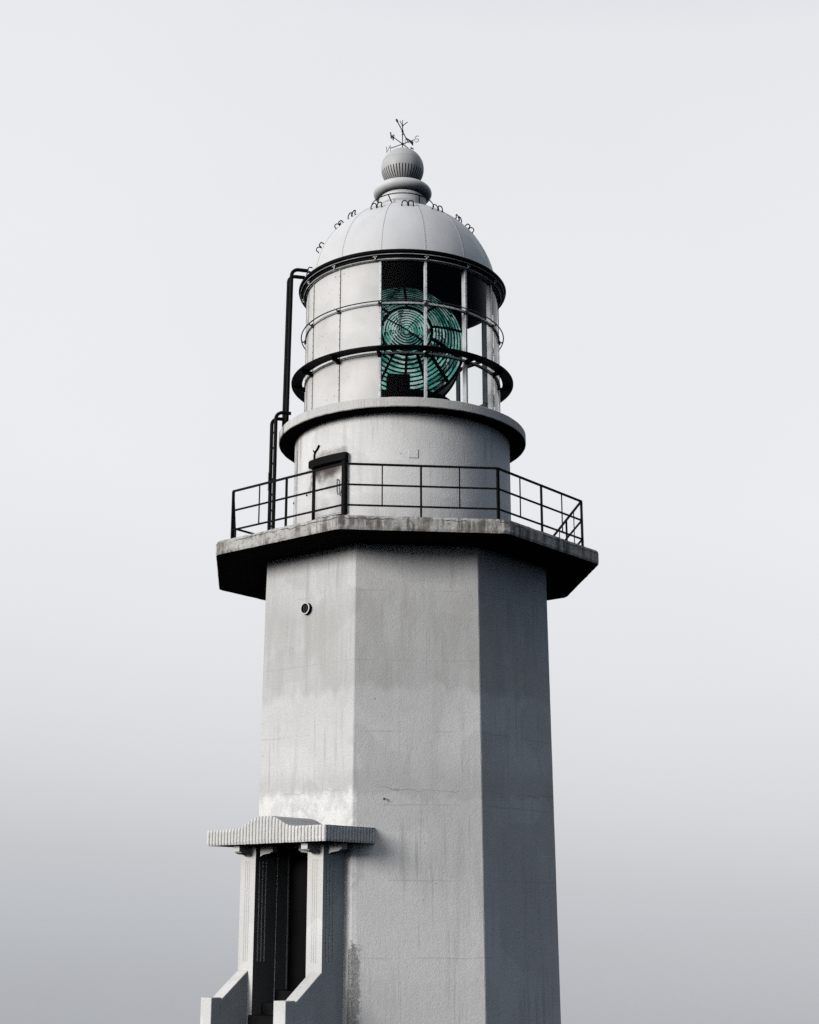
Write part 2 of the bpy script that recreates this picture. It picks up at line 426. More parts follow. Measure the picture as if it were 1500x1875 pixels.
# ------------------------------------------------------------------ lighthouse
ZT, ZB = 6.325, 6.086                 # platform top and bottom
RP, RS, DRS = 3.689, 2.713, .00723
RD, RL, RG, RE = 2.041, 1.875, 2.348, 2.032
ZG0, ZG1 = 8.624, 8.803               # lantern gallery slab
LH = empty('lighthouse', (0, 0, GZ), 'pale octagonal concrete lighthouse tower with domed lantern room and small columned entrance porch', 'lighthouse')

def shaft():
    mb = MB(); z0, z1 = GZ-.6, ZB+.02
    ap = math.cos(rad(22.5)); hs = math.sin(rad(22.5))
    zs = sorted([z0+(z1-z0)*i/56 for i in range(57)] + [-1.13, 1.10])
    zs = [z for i, z in enumerate(zs) if z in (-1.13, 1.10) or all(abs(z-q) > .03 for q in (-1.13, 1.10))]
    def Q(k, t, z): a_ = PHI+45*k; return azdir(a_)*((RS+DRS*(ZB-z))*ap) + aztan(a_)*t + Z*z
    def T(k, side, z):
        w_ = .011+.007*mnoise.noise(Vector((k*3.1+side, 0, z*5)))+.004*mnoise.noise(Vector((k*7.7+side, 4, z*17)))
        return side*((RS+DRS*(ZB-z))*hs-w_)
    for i in range(len(zs)-1):
        a, b = zs[i], zs[i+1]; door = -1.13 <= a < 1.10
        for k in range(8):
            L0, R0, L1, R1_ = T(k, -1, a), T(k, 1, a), T(k, -1, b), T(k, 1, b)
            if k == 7 and door:
                mb.add([Q(k, L0, a), Q(k, -.575, a), Q(k, -.575, b), Q(k, L1, b)], [(0, 1, 2, 3)])
                mb.add([Q(k, .575, a), Q(k, R0, a), Q(k, R1_, b), Q(k, .575, b)], [(0, 1, 2, 3)])
            else:
                mb.add([Q(k, L0, a), Q(k, R0, a), Q(k, R1_, b), Q(k, L1, b)], [(0, 1, 2, 3)])
            n_ = (k+1) % 8
            mb.add([Q(k, R0, a), Q(n_, T(n_, -1, a), a), Q(n_, T(n_, -1, b), b), Q(k, R1_, b)], [(0, 1, 2, 3)])
    n1 = 2.24   # reveal of the doorway
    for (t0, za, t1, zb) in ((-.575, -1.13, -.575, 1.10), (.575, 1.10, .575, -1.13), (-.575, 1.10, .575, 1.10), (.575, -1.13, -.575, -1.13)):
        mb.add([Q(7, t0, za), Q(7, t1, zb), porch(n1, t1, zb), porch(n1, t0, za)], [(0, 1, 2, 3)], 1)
    return mb.build('tower_shaft', [WALL, INSHADE], LH)
shaft()

def platform():
    mb = MB(); n = 46; H = 6
    pts = octpts(RP); ring = []
    for k in range(8):
        a, b = pts[k], pts[(k+1) % 8]
        for i in range(n):
            f = i/n
            if f < .018 : f = .018      # slight chamfer at the corners
            if f > .982 : f = .982
            ring.append(a.lerp(b, f))
    N_ = len(ring); rows = []
    for j in range(H+1):
        z = ZB + (ZT-ZB)*j/H
        row = []
        for i, p in enumerate(ring):
            d = p.normalized()
            nn = mnoise.noise(p*9+Z*z*9)*.006 + mnoise.noise(p*31+Z*z*31)*.004
            zz = z + ((mnoise.noise(p*12)*.010 + mnoise.noise(p*40)*.006) if j == H else (mnoise.noise(p*8+Z*5)*.003 if j == 0 else 0))
            q = p + d*nn - (d*.012 if j in (0, H) else d*0)
            mb.v.append(Vector((q.x, q.y, zz))); row.append(len(mb.v)-1)
        rows.append(row)
    for j in range(H):
        for i in range(N_):
            q = (i+1) % N_
            mb.face((rows[j][i], rows[j][q], rows[j+1][q], rows[j+1][i]), 0)
    mb.face(tuple(rows[H]), 0)
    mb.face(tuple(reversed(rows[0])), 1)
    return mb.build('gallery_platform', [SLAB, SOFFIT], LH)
platform()

def drum():
    mb = MB()
    mb.lathe([(RD, ZT-.02), (RD, ZG0+.01)], 128)
    return mb.build('round_drum', DRUM, LH, 0, 40)
drum()

def drum_door():
    # hinged hatch with a dark steel surround that stands proud of the wall
    a0, a1 = -50.2, -29.2; am = (a0+a1)/2
    mb = MB()
    mb.lathe([(RD-.05, 6.86), (RD+.012, 6.86), (RD+.012, 7.79), (RD-.05, 7.79)], 14, a0+.9, a1-1.2, True)
    a = M('hatch_paint')
    z = a.n('ShaderNodeSeparateXYZ'); a.l(a.P(), z.inputs[0])
    zz = a.mth('ADD', z.outputs[2], a.mth('MULTIPLY', a.mth('SUBTRACT', a.noise(3.5, 4, .6), .5), .7))
    c = a.mix(a.rng(a.noise(3, 4), .35, .65), (.60, .60, .60), (.42, .42, .42))
    c = a.mix(a.rng(zz, 7.42, 7.75), c, (.06, .045, .042))
    d = mb.build('drum_door', a.done(c, .55, .3), LH, 0, 30)
    f = MB()
    f.lathe([(RD-.03, 6.83), (RD+.05, 6.83), (RD+.05, 7.784), (RD-.03, 7.784)], 3, a0-.5, a0+.4, True)
    f.lathe([(RD-.03, 6.83), (RD+.10, 6.83), (RD+.10, 7.784), (RD-.03, 7.784)], 3, a1-.8, a1+1.0, True)
    f.lathe([(RD-.03, 6.80), (RD+.04, 6.80), (RD+.04, 6.828), (RD-.03, 6.828)], 10, a0-.6, a1+.6, True)
    o = f.build('door_frame', BLACK, d, 0, 30)
    h = MB()
    h.lathe([(RD-.03, 7.785), (RD+.13, 7.785), (RD+.13, 7.90), (RD+.10, 7.935), (RD-.03, 7.945)], 10, a0-.9, a1+1.3, True)
    h.build('door_hood', BLACK, d, 0, 30)
    p = azdir(-32.6)*(RD+.012); dd = azdir(-32.6); tt = aztan(-32.6)
    g = MB()
    g.tube([p+Z*7.46+tt*-.02, p+dd*.05+Z*7.46+tt*-.02, p+dd*.05+Z*7.25+tt*-.02, p+dd*.05+Z*7.18, p+dd*.05+Z*7.18+tt*.05, p+dd*.05+Z*7.24+tt*.07, p+dd*.0+Z*7.46+tt*.07], .012, 6)
    g.build('door_handle', simple('worn_handle', (.16, .16, .165), .6), d, 0, 40)
    b = MB()   # bent conduit stub over the hinge side
    p = azdir(-50.6)*(RD+.02); tt = aztan(-50.6)
    b.tube([p+Z*7.83, p+Z*8.05, p+Z*8.11+tt*.03, p+Z*8.15+tt*.09, p+Z*8.21+tt*.14], .016, 6)
    b.tube([p+Z*8.10, p+Z*8.15-tt*.03], .010, 5)
    b.box(p+Z*7.84-tt*.03, azdir(-50), tt, Z, .03, .06, .035)
    b.build('conduit', BLACK, LH, 0, 40)
drum_door()

def cover_plate():
    mb = MB()
    mb.lathe([(RD-.02, 7.77), (RD+.011, 7.77), (RD+.011, 7.935), (RD-.02, 7.935)], 6, 3.0, 7.9, True)
    mb.build('cover_plate', DRUM, LH, 0, 30, bevel=.006)
    mb = MB()
    for a_, z_ in ((-80, 7.42), (-57.5, 7.36)):
        mb = MB(); p = azdir(a_)*RD; mb.ball(p+Z*z_, .022, 8); mb.build('bolt_stub', BLACK, LH, 0, 60)
    pass
cover_plate()

def gallery():
    mb = MB()
    n = 160; prof = [(1.2, ZG1), (RG-.02, ZG1), (RG, ZG1-.015), (RG, ZG0+.012), (RG-.012, ZG0)]
    mb.lathe(prof, n)
    for v in mb.v:
        if math.hypot(v.x, v.y) > 2.2: v.z += mnoise.noise(v*9)*.006 + mnoise.noise(v*30)*.004
    o = len(mb.v)
    mb.lathe([(RG-.012, ZG0), (RD-.02, ZG0)], n, mi=1)
    for v in mb.v[o:]:
        if math.hypot(v.x, v.y) > 2.2: v.z += mnoise.noise(v*9)*.006 + mnoise.noise(v*30)*.004
    mb.build('lantern_gallery', [GALL, SOFFIT], LH, 0, 35)
gallery()

# ---- lantern room
ZL0, ZL1 = ZG1-.005, 11.66
STEP = 360/14; A0 = -12.6
BARS = [9.815, 10.785, 11.64]
def lantern():
    # sheet-metal blanking panels on the landward side, glass to seaward
    mb = MB(); h = STEP/2-.25
    mb.lathe([(RL-.012, ZL0), (RL-.012, ZL1)], 10, -h, h)
    mb.lathe([(RL-.03, ZL1), (RL-.03, ZL0)], 10, -h, h, mi=1)
    p0 = mb.build('lantern_panel', [PANEL, DARKIN], LH, A0-STEP/2, 40)
    for k in range(1, 4): rep(p0, A0-STEP/2-STEP*k)
    mb = MB(); mb.lathe([(RL-.015, ZL0), (RL-.015, ZL1)], 10, -STEP/2+.3, STEP/2-.3)
    g0 = mb.build('window_pane', GLASS, LH, A0+STEP/2, 40)
    for k in range(1, 10): rep(g0, A0+STEP/2+STEP*k)
    # upright glazing bars with rivets
    def bar(wd, inner):
        mb = MB()
        d, t = azdir(0), aztan(0)
        mb.box(d*(RL-.002)+Z*(ZL0+ZL1)/2, t, d, Z, wd, .009, (ZL1-ZL0)/2)
        if inner: mb.box(d*(RL-.06)+Z*(ZL0+ZL1)/2, t, d, Z, .014, .04, (ZL1-ZL0)/2-.01)
        z = ZL0+.06
        while z < ZL1:
            mb.ball(d*(RL+.007)+Z*z+t*(wd*.45), .0075, 6, 1); z += .125
        return mb
    b0 = bar(.021, True).build('glazing_bar', [BARW, BARD], LH, A0)
    for k in range(1, 11): rep(b0, A0+STEP*k)
    mb = bar(.013, False)
    b1 = mb.build('panel_seam', [PANEL, BARD], LH, A0-STEP)
    for k in range(2, 4): rep(b1, A0-STEP*k)
    for i, z in enumerate(BARS):
        mb = MB(); hh = .017 if i < 2 else .012
        mb.lathe([(RL-.05, z-hh), (RL+.012, z-hh), (RL+.012, z+hh), (RL-.05, z+hh)], 112, 0, 360, True)
        a = 0
        if i < 2:
            while a < 360:
                mb.ball(azdir(a)*(RL+.012)+Z*z, .0075, 6, 1); a += 3.4
        mb.build('glazing_ring', [BARW, BARD], LH, 0, 40)
    # hand rail round the lantern, held by short brackets
    mb = MB(); zr = 10.805; rr = 1.962
    mb.tube([azdir(a)*rr+Z*zr for a in range(0, 360, 3)], .0115, 8, True)
    for k in range(14):
        d = azdir(A0+STEP*k); t = aztan(A0+STEP*k)
        mb.tube([d*RL+Z*(zr-.03), d*(rr-.02)+Z*(zr-.03), d*rr+Z*zr], .014, 6)
        mb.box(d*(RL+.016)+Z*(zr-.035), t, d, Z, .03, .016, .035)
    mb.build('lantern_handrail', BARD, LH, 0, 40)
    # lower walkway ring: black plate on brackets
    mb = MB(); zc = 9.846
    mb.lathe([(1.925, zc), (2.1355, zc), (2.1355, zc+.022), (1.925, zc+.022)], 128, 0, 360, True)
    for k in range(14):
        d = azdir(A0+STEP*k); t = aztan(A0+STEP*k)
        mb.box(d*1.985+Z*(zc-.04), t, d, Z, .012, .105, .038)
        mb.box(d*(RL+.02)+Z*(zc-.06), t, d, Z, .035, .02, .04)
    mb.build('catwalk', BLACK, LH, 0, 40)
    # eave: stepped black gutter
    mb = MB()
    mb.lathe([(1.84, 11.80), (1.99, 11.80), (2.02, 11.792), (RE, 11.775), (2.022, 11.742), (1.995, 11.736), (1.985, 11.70), (1.955, 11.694), (1.945, 11.662), (1.86, 11.656)], 128, 0, 360, True)
    mb.build('eave_gutter', BLACK, LH, 0, 25)
    mb = MB()
    mb.tube([azdir(a)*1.990+Z*11.712 for a in range(0, 360, 3)], .005, 6, True)
    mb.tube([azdir(a)*1.925+Z*11.645 for a in range(0, 360, 3)], .008, 6, True)
    for k in range(14):
        a = A0+STEP*k - (2.3 if k in (13, 12, 11, 0) else 0); d, t = azdir(a), aztan(a)
        mb.box(d*1.945+Z*11.672, t, d, Z, .010, .014, .03)
        mb.box(d*1.962+Z*11.694, t, d, Z, .036, .010, .007)
        for s in (-1, 1): mb.box(d*1.962+Z*11.686+t*.032*s, t, d, Z, .005, .010, .012)
    mb.build('eave_rail', BARW, LH, 0, 40)
    # interior floor and dark ceiling
    mb = MB()
    mb.lathe([(0.001, 8.84), (RL-.06, 8.84), (RL-.06, ZL0)], 64)
    mb.build('lantern_floor', DARKIN, LH)
lantern()

# ---- dome
ZD, RDM = 11.70, 1.852
def dome():
    mb = MB(); prof = []
    a = math.asin((11.80-ZD)/RDM); b = math.acos(.49/RDM)
    for i in range(33):
        g = a+(b-a)*i/32; prof.append((RDM*math.cos(g), ZD+RDM*math.sin(g)))
    mb.lathe(prof, 112)
    mb.lathe([(r*.985, z-.02) for r, z in reversed(prof)] + [(RL-.07, 11.80), (RL-.07, 11.655), (RL+.0, 11.655)], 64, mi=1)
    D = mb.build('dome', [DOME, DARKIN], LH, 0, 40)
    # standing seam with rivets
    mb = MB(); d, t = azdir(0), aztan(0); pts = []
    for i in range(29):
        g = a+(b-a)*(i/28)*.93; pts.append((g, d*(RDM*math.cos(g))+Z*(ZD+RDM*math.sin(g))))
    for i in range(28):
        p, q = pts[i][1], pts[i+1][1]; mid = (p+q)/2; nrm = (mid-Z*ZD).normalized(); al = (q-p).normalized()
        mb.box(mid+nrm*.0, t, nrm, al, .013, .003, (q-p).length/2)
    for i in range(40):
        g = a+(b-a)*(i+.5)/40*.93; p = d*(RDM*math.cos(g))+Z*(ZD+RDM*math.sin(g)); nrm = (p-Z*ZD).normalized()
        mb.ball(p+nrm*.004+t*.019, .0068, 6, 1)
    s0 = mb.build('dome_seam', [DOME, RIVET], D, A0, 30)
    for k in range(1, 14): rep(s0, A0+STEP*k)
    # step irons: double stirrups of black bar
    def iron(g, turned=False):
        mb = MB(); p = d*(RDM*math.cos(g))+Z*(ZD+RDM*math.sin(g)); nrm = (p-Z*ZD).normalized(); al = t.cross(nrm)*-1
        if al.z < 0: al = -al
        h = .078; u, tilt = t, .075
        if turned: u, tilt = al, 0.0        # the climbing loops stand in line with the slope
        def loop(c0, w_, r_, sq):
            ft = al*(-.4*tilt)
            pts = [p+u*(c0-w_)-nrm*.02+ft]
            for q in range(9):
                g_ = math.pi*(1-q/8); ex = .55 if sq else 1.0
                cx = math.copysign(abs(math.cos(g_))**ex, math.cos(g_)); sx = abs(math.sin(g_))**(.5 if sq else .8)
                pts.append(p+u*(c0+w_*cx)+nrm*(h*(.30+.70*sx))+ft+al*(tilt*sx))
            pts.append(p+u*(c0+w_)-nrm*.02+ft); mb.tube(pts, r_, 6)
        loop(-.058, .056, .0105, False)
        loop(.060, .046, .0115, True)
        for c0 in (-.115, .006, .106): mb.box(p+u*c0+nrm*.001-al*(.4*tilt), t, nrm, al, .014, .005, .018)
        return mb
    gt = math.asin((13.08-ZD)/RDM)
    i0 = iron(gt).build('step_iron', BLACK, D, 4.6, 40)
    for k in range(1, 13): rep(i0, 4.6+360/13*k)
    for zz, aa in ((12.99, -66), (12.60, -77), (12.16, -84), (12.93, 68)):
        iron(math.asin((zz-ZD)/RDM), True).build('step_iron', BLACK, D, aa, 40)
    # neck, rail ring, collar and ventilator ball
    mb = MB()
    mb.lathe([(.60, 13.44), (.53, 13.475), (.49, 13.52), (.475, 13.60), (.475, 13.80), (.44, 13.84)], 72)
    for k in range(46): mb.ball(azdir(k*360/46)*.477+Z*13.765, .006, 6, 1)
    mb.build('roof_neck', [DOME, RIVET], LH, 0, 40)
    mb = MB(); zr, rr = 13.66, .625
    mb.tube([azdir(a_)*rr+Z*zr for a_ in range(0, 360, 5)], .010, 6, True)
    for k in range(6):
        aa = -27+60*k if k else -27; dd = azdir(aa); tt = aztan(aa)
        mb.tube([dd*.61+Z*zr, dd*.56+Z*13.545+tt*(.03), dd*.54+Z*13.50+tt*.05], .011, 6)
        mb.box(dd*.565+Z*13.475+tt*.05, tt, dd, (Z-dd*.2).normalized(), .055, .02, .012)
    mb.build('neck_rail', BLACK, LH, 0, 40)
    mb = MB(); c = (.43, 13.965); prof = [(.05, 13.86)]
    for i in range(17):
        g = -math.pi*.5 + math.pi*i/16; prof.append((.44+.145*math.cos(g), 13.965+.115*math.sin(g)))
    prof.append((.2, 14.085)); mb.lathe(prof, 80)
    mb.ball(azdir(5)*.50+Z*14.055, .012, 6, 1)
    mb.build('vent_collar', [DOME, BARD], LH, 0, 60)
    mb = MB(); R, zc = .429, 14.515; prof = []
    zs0, zs1 = math.asin((14.19-zc)/R), math.asin((14.43-zc)/R)
    # slotted belt: louvre slots cut between ribs in the lower half
    gs = [-math.pi*.5+.35]+[zs0+(zs1-zs0)*i/8 for i in range(9)]+[zs1+(math.pi*.5-zs1)*i/18 for i in range(1, 19)]
    ns = 42; sub = 3; na = ns*sub
    def S(r, g, a_): return azdir(a_)*(r*math.cos(g))+Z*(zc+r*math.sin(g))
    base = {}
    for i, g in enumerate(gs):
        for k in range(na): base[i, k] = len(mb.v); mb.v.append(S(R, g, 360*(k-.5+.0)/na))
    inner = {}
    for i in range(1, 10):
        for k in range(na): inner[i, k] = len(mb.v); mb.v.append(S(R-.05, gs[i], 360*(k-.5)/na))
    for i in range(len(gs)-1):
        for k in range(na):
            q = (k+1) % na
            slot = 1 <= i < 9 and k % sub in (0,)
            if slot:
                mb.face((inner[i, k], inner[i, q], inner[i+1, q], inner[i+1, k]), 1)
                mb.face((base[i, k], inner[i, k], inner[i+1, k], base[i+1, k]), 1)
                mb.face((inner[i, q], base[i, q], base[i+1, q], inner[i+1, q]), 1)
                if i == 8: mb.face((base[9, k], inner[9, k], inner[9, q], base[9, q]), 1)
                if i == 1: mb.face((inner[1, k], base[1, k], base[1, q], inner[1, q]), 1)
            else: mb.face((base[i, k], base[i, q], base[i+1, q], base[i+1, k]), 0)
    mb.lathe([(R*math.cos(g)+.002, zc+R*math.sin(g)) for g in (.28, .30, .32)], 60)
    mb.build('vent_ball', [BALLM, BLACK], LH, 0, 30)
dome()

# ---- round wall vent on the porch face
def wall_vent():
    c = porch(2.514, -.041, 5.093); mb = MB()
    def ring(r, n_, k=20): return [c+PN*n_+PT*(r*math.cos(2*math.pi*i/k))+Z*(r*math.sin(2*math.pi*i/k)) for i in range(k)]
    k = 20; rows = [ring(.105, -.02), ring(.105, .055), ring(.104, .066), ring(.085, .066), ring(.084, .0)]
    for r_ in rows: mb.v += r_
    for i in range(4):
        for q in range(k):
            p = (q+1) % k; mb.face((i*k+q, i*k+p, (i+1)*k+p, (i+1)*k+q), 0 if i in (1, 2) else 1)
    mb.face(tuple(4*k+q for q in range(k)), 1)
    V = mb.build('wall_vent', [BARW, BLACK], LH, 0, 40)
    l = MB()
    for s in (-.05, -.018, .018, .05): l.box(c+PN*.035+PT*s, PT, PN, Z, .006, .012, math.sqrt(.086**2-s*s)-.004)
    l.build('vent_louvre', BARD, V)
    mb = MB(); q = FN*2.548+FT*-.548+Z*1.848
    mb.tube([q-FN*.03, q+FN*.035, q+FN*.04-Z*.03], .012, 6); mb.build('iron_stub', BARD, LH)
wall_vent()

# ---- porch
CN, CT, CZ0 = 3.482, 1.312, 1.135
def hump(t): return 1.382 + .182*math.exp(-(abs(t)/.42)**3)
def canopy():
    mb = MB(); dep = .024
    def fl(u, pitch): return dep*(abs(math.sin(math.pi*u/pitch))**.42)-dep
    nfl = 37; pitch = 2*CT/nfl; ts = [-CT + pitch*i/6 for i in range(nfl*6+1)]
    back = 2.12
    front = [(CN+fl(t+CT, pitch), t) for t in ts]
    jit = lambda p: .004*mnoise.noise(p*11)+.003*mnoise.noise(p*37)
    rowz = 7
    grid = []
    for n_, t in front:
        col = []
        for j in range(rowz+1):
            z = CZ0+(hump(t)-CZ0)*j/rowz
            p = porch(n_, t, z); k_ = jit(p)
            nn = n_+k_-(.010 if j in (0, rowz) else 0)
            col.append(len(mb.v)); mb.v.append(porch(nn, t, z+(k_ if j in (0, rowz) else 0)))
        grid.append(col)
    for i in range(len(front)-1):
        for j in range(rowz): mb.face((grid[i][j], grid[i+1][j], grid[i+1][j+1], grid[i][j+1]), 0)
    # roof skin and soffit running back into the tower
    bt = []; bb = []
    for n_, t in front:
        bt.append(len(mb.v)); mb.v.append(porch(back, t, hump(t)))
        bb.append(len(mb.v)); mb.v.append(porch(back, t, CZ0))
    for i in range(len(front)-1):
        mb.face((grid[i][rowz], grid[i+1][rowz], bt[i+1], bt[i]), 2)
        mb.face((grid[i+1][0], grid[i][0], bb[i], bb[i+1]), 1)
    # fluted returns
    nside = 19; ps = (CN-back)/nside
    for sgn in (1, -1):
        cols = []
        for i in range(nside*6+1):
            n_ = CN-.012-(CN-.012-back)*i/(nside*6); t = sgn*(CT+fl(i, 6)+.004)
            col = []
            for j in range(rowz+1):
                z = CZ0+(1.382-CZ0)*j/rowz; p = porch(n_, t, z); k_ = jit(p)
                tt = t+sgn*(k_-(.010 if j in (0, rowz) else 0))
                col.append(len(mb.v)); mb.v.append(porch(n_, tt, z+(k_ if j in (0, rowz) else 0)))
            ti = len(mb.v); mb.v.append(porch(n_, sgn*(CT-.05), 1.3822)); mb.v.append(porch(n_, sgn*(CT-.05), CZ0-.0005))
            cols.append((col, ti))
        for i in range(nside*6):
            (a, ia), (b, ib) = cols[i], cols[i+1]
            for j in range(rowz):
                f = (a[j], b[j], b[j+1], a[j+1]); mb.face(f if sgn > 0 else f[::-1], 0)
            mb.face((a[rowz], b[rowz], ib, ia) if sgn > 0 else (ia, ib, b[rowz], a[rowz]), 2)
            mb.face((b[0], a[0], ia+1, ib+1) if sgn > 0 else (ib+1, ia+1, a[0], b[0]), 1)
    C_ = mb.build('porch_canopy', [FLUTE, SOFFIT, PORCH], LH)
    # rounded brackets under the canopy
    def bracket(nc, tc, dirv, side):
        b = MB(); L_, h, wd = .28, .125, .068
        prof = [(0, 0), (L_, 0), (L_, -h*.80)]
        for i in range(7):
            g = math.pi/2*i/6; prof.append((L_-.035-.05*(1-math.cos(g))-(.0), -h*.82-.025*math.sin(g)))
        prof += [(.06, -h*1.15), (0, -h*1.4)]
        o = porch(nc, tc, CZ0-.001); k = len(prof)
        for s in (-1, 1):
            for x_, z_ in prof: b.v.append(o+dirv*x_+side*wd*s+Z*z_)
        b.face(tuple(range(k))); b.face(tuple(range(2*k-1, k-1, -1)))
        for i in range(k):
            j = (i+1) % k; b.face((i, k+i, k+j, j))
        b.build('canopy_bracket', PORCH, C_)
    for s in (-1, 1):
        bracket(3.052, s*.752, PN, PT)
        bracket(2.87, s*.902, PT*s, PN)
        bracket(2.90, s*.568, PT*-s, PN)
FLUTE = stucco('fluted_canopy', (.80, .795, .775), (.34, .325, .30), .5, edge=False, grain=.9)
canopy()

def notched(n0, n1, t0, t1, notch_front, notch_out, notch_in, z0, zl, zh, z1, name):
    """porch wall: rectangle in plan with vertical flutes between zl and zh"""
    wd, dp = .014, .020
    def outline(cut):
        p = [(n0, t0), (n1, t0)] if False else []
        # go counter-clockwise seen from above: t0 side (back->front), front (t0->t1), t1 side (front->back), back
        p.append((n0, t0))
        if cut:
            for q in sorted(notch_in): p += [(q-wd, t0), (q-wd*.6, t0+dp), (q+wd*.6, t0+dp), (q+wd, t0)]
        p.append((n1, t0))
        if cut:
            for q in sorted(notch_front): p += [(n1, q-wd), (n1-dp*.3, q-wd*.4), (n1-dp*.3, q+wd*.4), (n1, q+wd)]
        p.append((n1, t1))
        if cut:
            for q in sorted(notch_out, reverse=True): p += [(q+wd, t1), (q+wd*.6, t1-dp), (q-wd*.6, t1-dp), (q-wd, t1)]
        p.append((n0, t1))
        return [porch(a, b) for a, b in p]
    mb = MB()
    mb.prism(outline(False), z0, zl); mb.prism(outline(True), zl, zh); mb.prism(outline(False), zh, z1)
    o = mb.build(name, [PORCH, INSHADE], LH)
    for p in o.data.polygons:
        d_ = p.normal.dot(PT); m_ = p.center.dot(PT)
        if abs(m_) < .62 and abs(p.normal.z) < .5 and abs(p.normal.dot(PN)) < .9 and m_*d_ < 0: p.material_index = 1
    return o
SN = (2.961, 2.885, 2.809)
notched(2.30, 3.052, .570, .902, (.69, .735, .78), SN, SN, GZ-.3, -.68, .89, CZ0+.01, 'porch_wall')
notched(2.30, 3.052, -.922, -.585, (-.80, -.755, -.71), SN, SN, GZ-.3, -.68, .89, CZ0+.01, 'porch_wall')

def doorway():
    mb = MB()
    z0, z1 = -1.128, 1.095; n = 2.262
    mb.box(porch(n, -.29, (z0+z1)/2), PT, PN, Z, .283, .02, (z1-z0)/2-.002)
    mb.box(porch(n, .29, (z0+z1)/2), PT, PN, Z, .283, .02, (z1-z0)/2-.002)
    for s in (-.29, .29):
        for zc in (-.62, .45):
            mb.box(porch(n+.022, s, zc), PT, PN, Z, .19, .006, .36)
    D = mb.build('entrance_door', WOODD, LH, bevel=.006)
    h = MB(); p = porch(n+.025, .045, .02)
    h.tube([p, p+PN*.05, p+PN*.05-Z*.14, p-Z*.14], .010, 6); h.build('door_handle', STEEL, D, 0, 40)
    f = MB(); f.box(porch(2.29, -.560, (z0+z1)/2), PT, PN, Z, .012, .012, (z1-z0)/2-.004)
    f.build('door_frame', simple('frame_grey', (.28, .28, .29), .5), D)
    # stair
    s = MB(); k = 0; n0 = 2.28; zt = -1.130
    tops = []
    while zt > GZ+.02:
        n1 = 2.565+.297*k
        s.box(porch((n0+n1)/2, .0, (zt+GZ-.3)/2), PT, PN, Z, .566, (n1-n0)/2, (zt-(GZ-.3))/2)
        n0 = n1; zt -= .1765; k += 1
    s.build('stair', STEPM, LH, bevel=.010)
doorway()

def parapet(sg):
    mb = MB(); t0, t1 = (.655, .900) if sg > 0 else (-.922, -.69)
    b = GZ-.3
    # sloping wall
    prof = [(3.04, b), (3.63, b), (3.63, -1.238), (3.054, -.815), (3.04, -.815)]
    k = len(prof)
    for t in (t0, t1):
        for n_, z_ in prof: mb.v.append(porch(n_, t, z_))
    mb.face(tuple(range(k-1, -1, -1))); mb.face(tuple(range(k, 2*k)))
    for i in range(k):
        j = (i+1) % k; mb.face((i, j, k+j, k+i))
    mb.box(porch(3.7345, (t0+t1)/2, (b-1.202)/2), PT, PN, Z, (t1-t0)/2+.003, .1045, (-1.202-b)/2)
    mb.build('stair_parapet', PORCH, LH, bevel=.010)
parapet(1); parapet(-1)

# ------------------------------------------------------------------ platform railing
def railing():
    RLG = empty('gallery_railing', (0, 0, ZT), 'black metal railing of three rails around the octagonal platform edge', 'railing')
    R = 3.395; c = octpts(R); zt, zm, zl = 7.283, 6.925, 6.572
    proto = MB(); proto.box(azdir(0)*R+Z*(ZT+zt-.02)/2, aztan(0), azdir(0), Z, .021, .021, (zt-ZT+.02)/2)
    po = proto.build('corner_post', RAILM, RLG, PHI-22.5)
    for k in range(1, 8): rep(po, PHI-22.5+45*k)
    ap = R*math.cos(rad(22.5)); half = R*math.sin(rad(22.5))
    mb = MB(); mb.box(azdir(0)*ap+Z*(ZT+zt-.025)/2, aztan(0), azdir(0), Z, .016, .016, (zt-ZT+.015)/2)
    p = mb.build('post', RAILM, RLG, PHI)
    for k in range(1, 8): rep(p, PHI+45*k)
    for s in (-1, 1):
        mb = MB(); mb.box(azdir(0)*ap+aztan(0)*half*.5*s+Z*(zl+zt)/2, aztan(0), azdir(0), Z, .010, .007, (zt-zl)/2-.01)
        p = mb.build('baluster', RAILM, RLG, PHI)
        for k in range(1, 8): rep(p, PHI+45*k)
    for z, r in ((zt, .017), (zm, .014), (zl, .014)):
        mb = MB()
        for k in range(8):
            a, b = c[k], c[(k+1) % 8]; d = (b-a).normalized()
            mb.box((a+b)/2+Z*z, d, d.cross(Z), Z, (b-a).length/2+.008, r, r*.95)
        mb.build('rail', RAILM, RLG)
railing()

# ------------------------------------------------------------------ ladders
def ladder(az_, R, z0, z1, label, sep, rin, r=.034, first_rung=.25, lean=0.0, tag=False):
    d, t = azdir(az_), aztan(az_)
    e = empty('ladder', tuple(d*R+Z*z0), label, 'ladder', 'steel ladders on the lighthouse')
    for s in (-1, 1):
        mb = MB(); p = d*(R+lean)+t*sep/2*s; q = d*R+t*sep/2*s; cr = .13
        path = [p+Z*z0, q+Z*(z1-cr)]
        for i in range(1, 7):
            g = math.pi/2*i/6; path.append(q-d*(cr*(1-math.cos(g)))+Z*(z1-cr+cr*math.sin(g)))
        path.append(q-d*(R-rin)+Z*(z1-.0))
        mb.tube(path, r, 8); mb.build('stile', RAILM, e, 0, 40)
    z = z0+first_rung
    while z < z1-.15:
        mb = MB(); rr = R+lean*(1-(z-z0)/(z1-z0)); mb.tube([d*rr-t*sep/2+Z*z, d*rr+t*sep/2+Z*z], .014, 6); mb.build('rung', RAILM, e, 0, 40); z += .30
    if tag:
        mb = MB(); mb.box(d*(R+.02)-t*(sep/2)+Z*7.78+d*.022, (t*.97+d*.25).normalized(), (d*.97-t*.25).normalized(), Z, .045, .004, .17)
        mb.build('label_plate', PANEL, e)
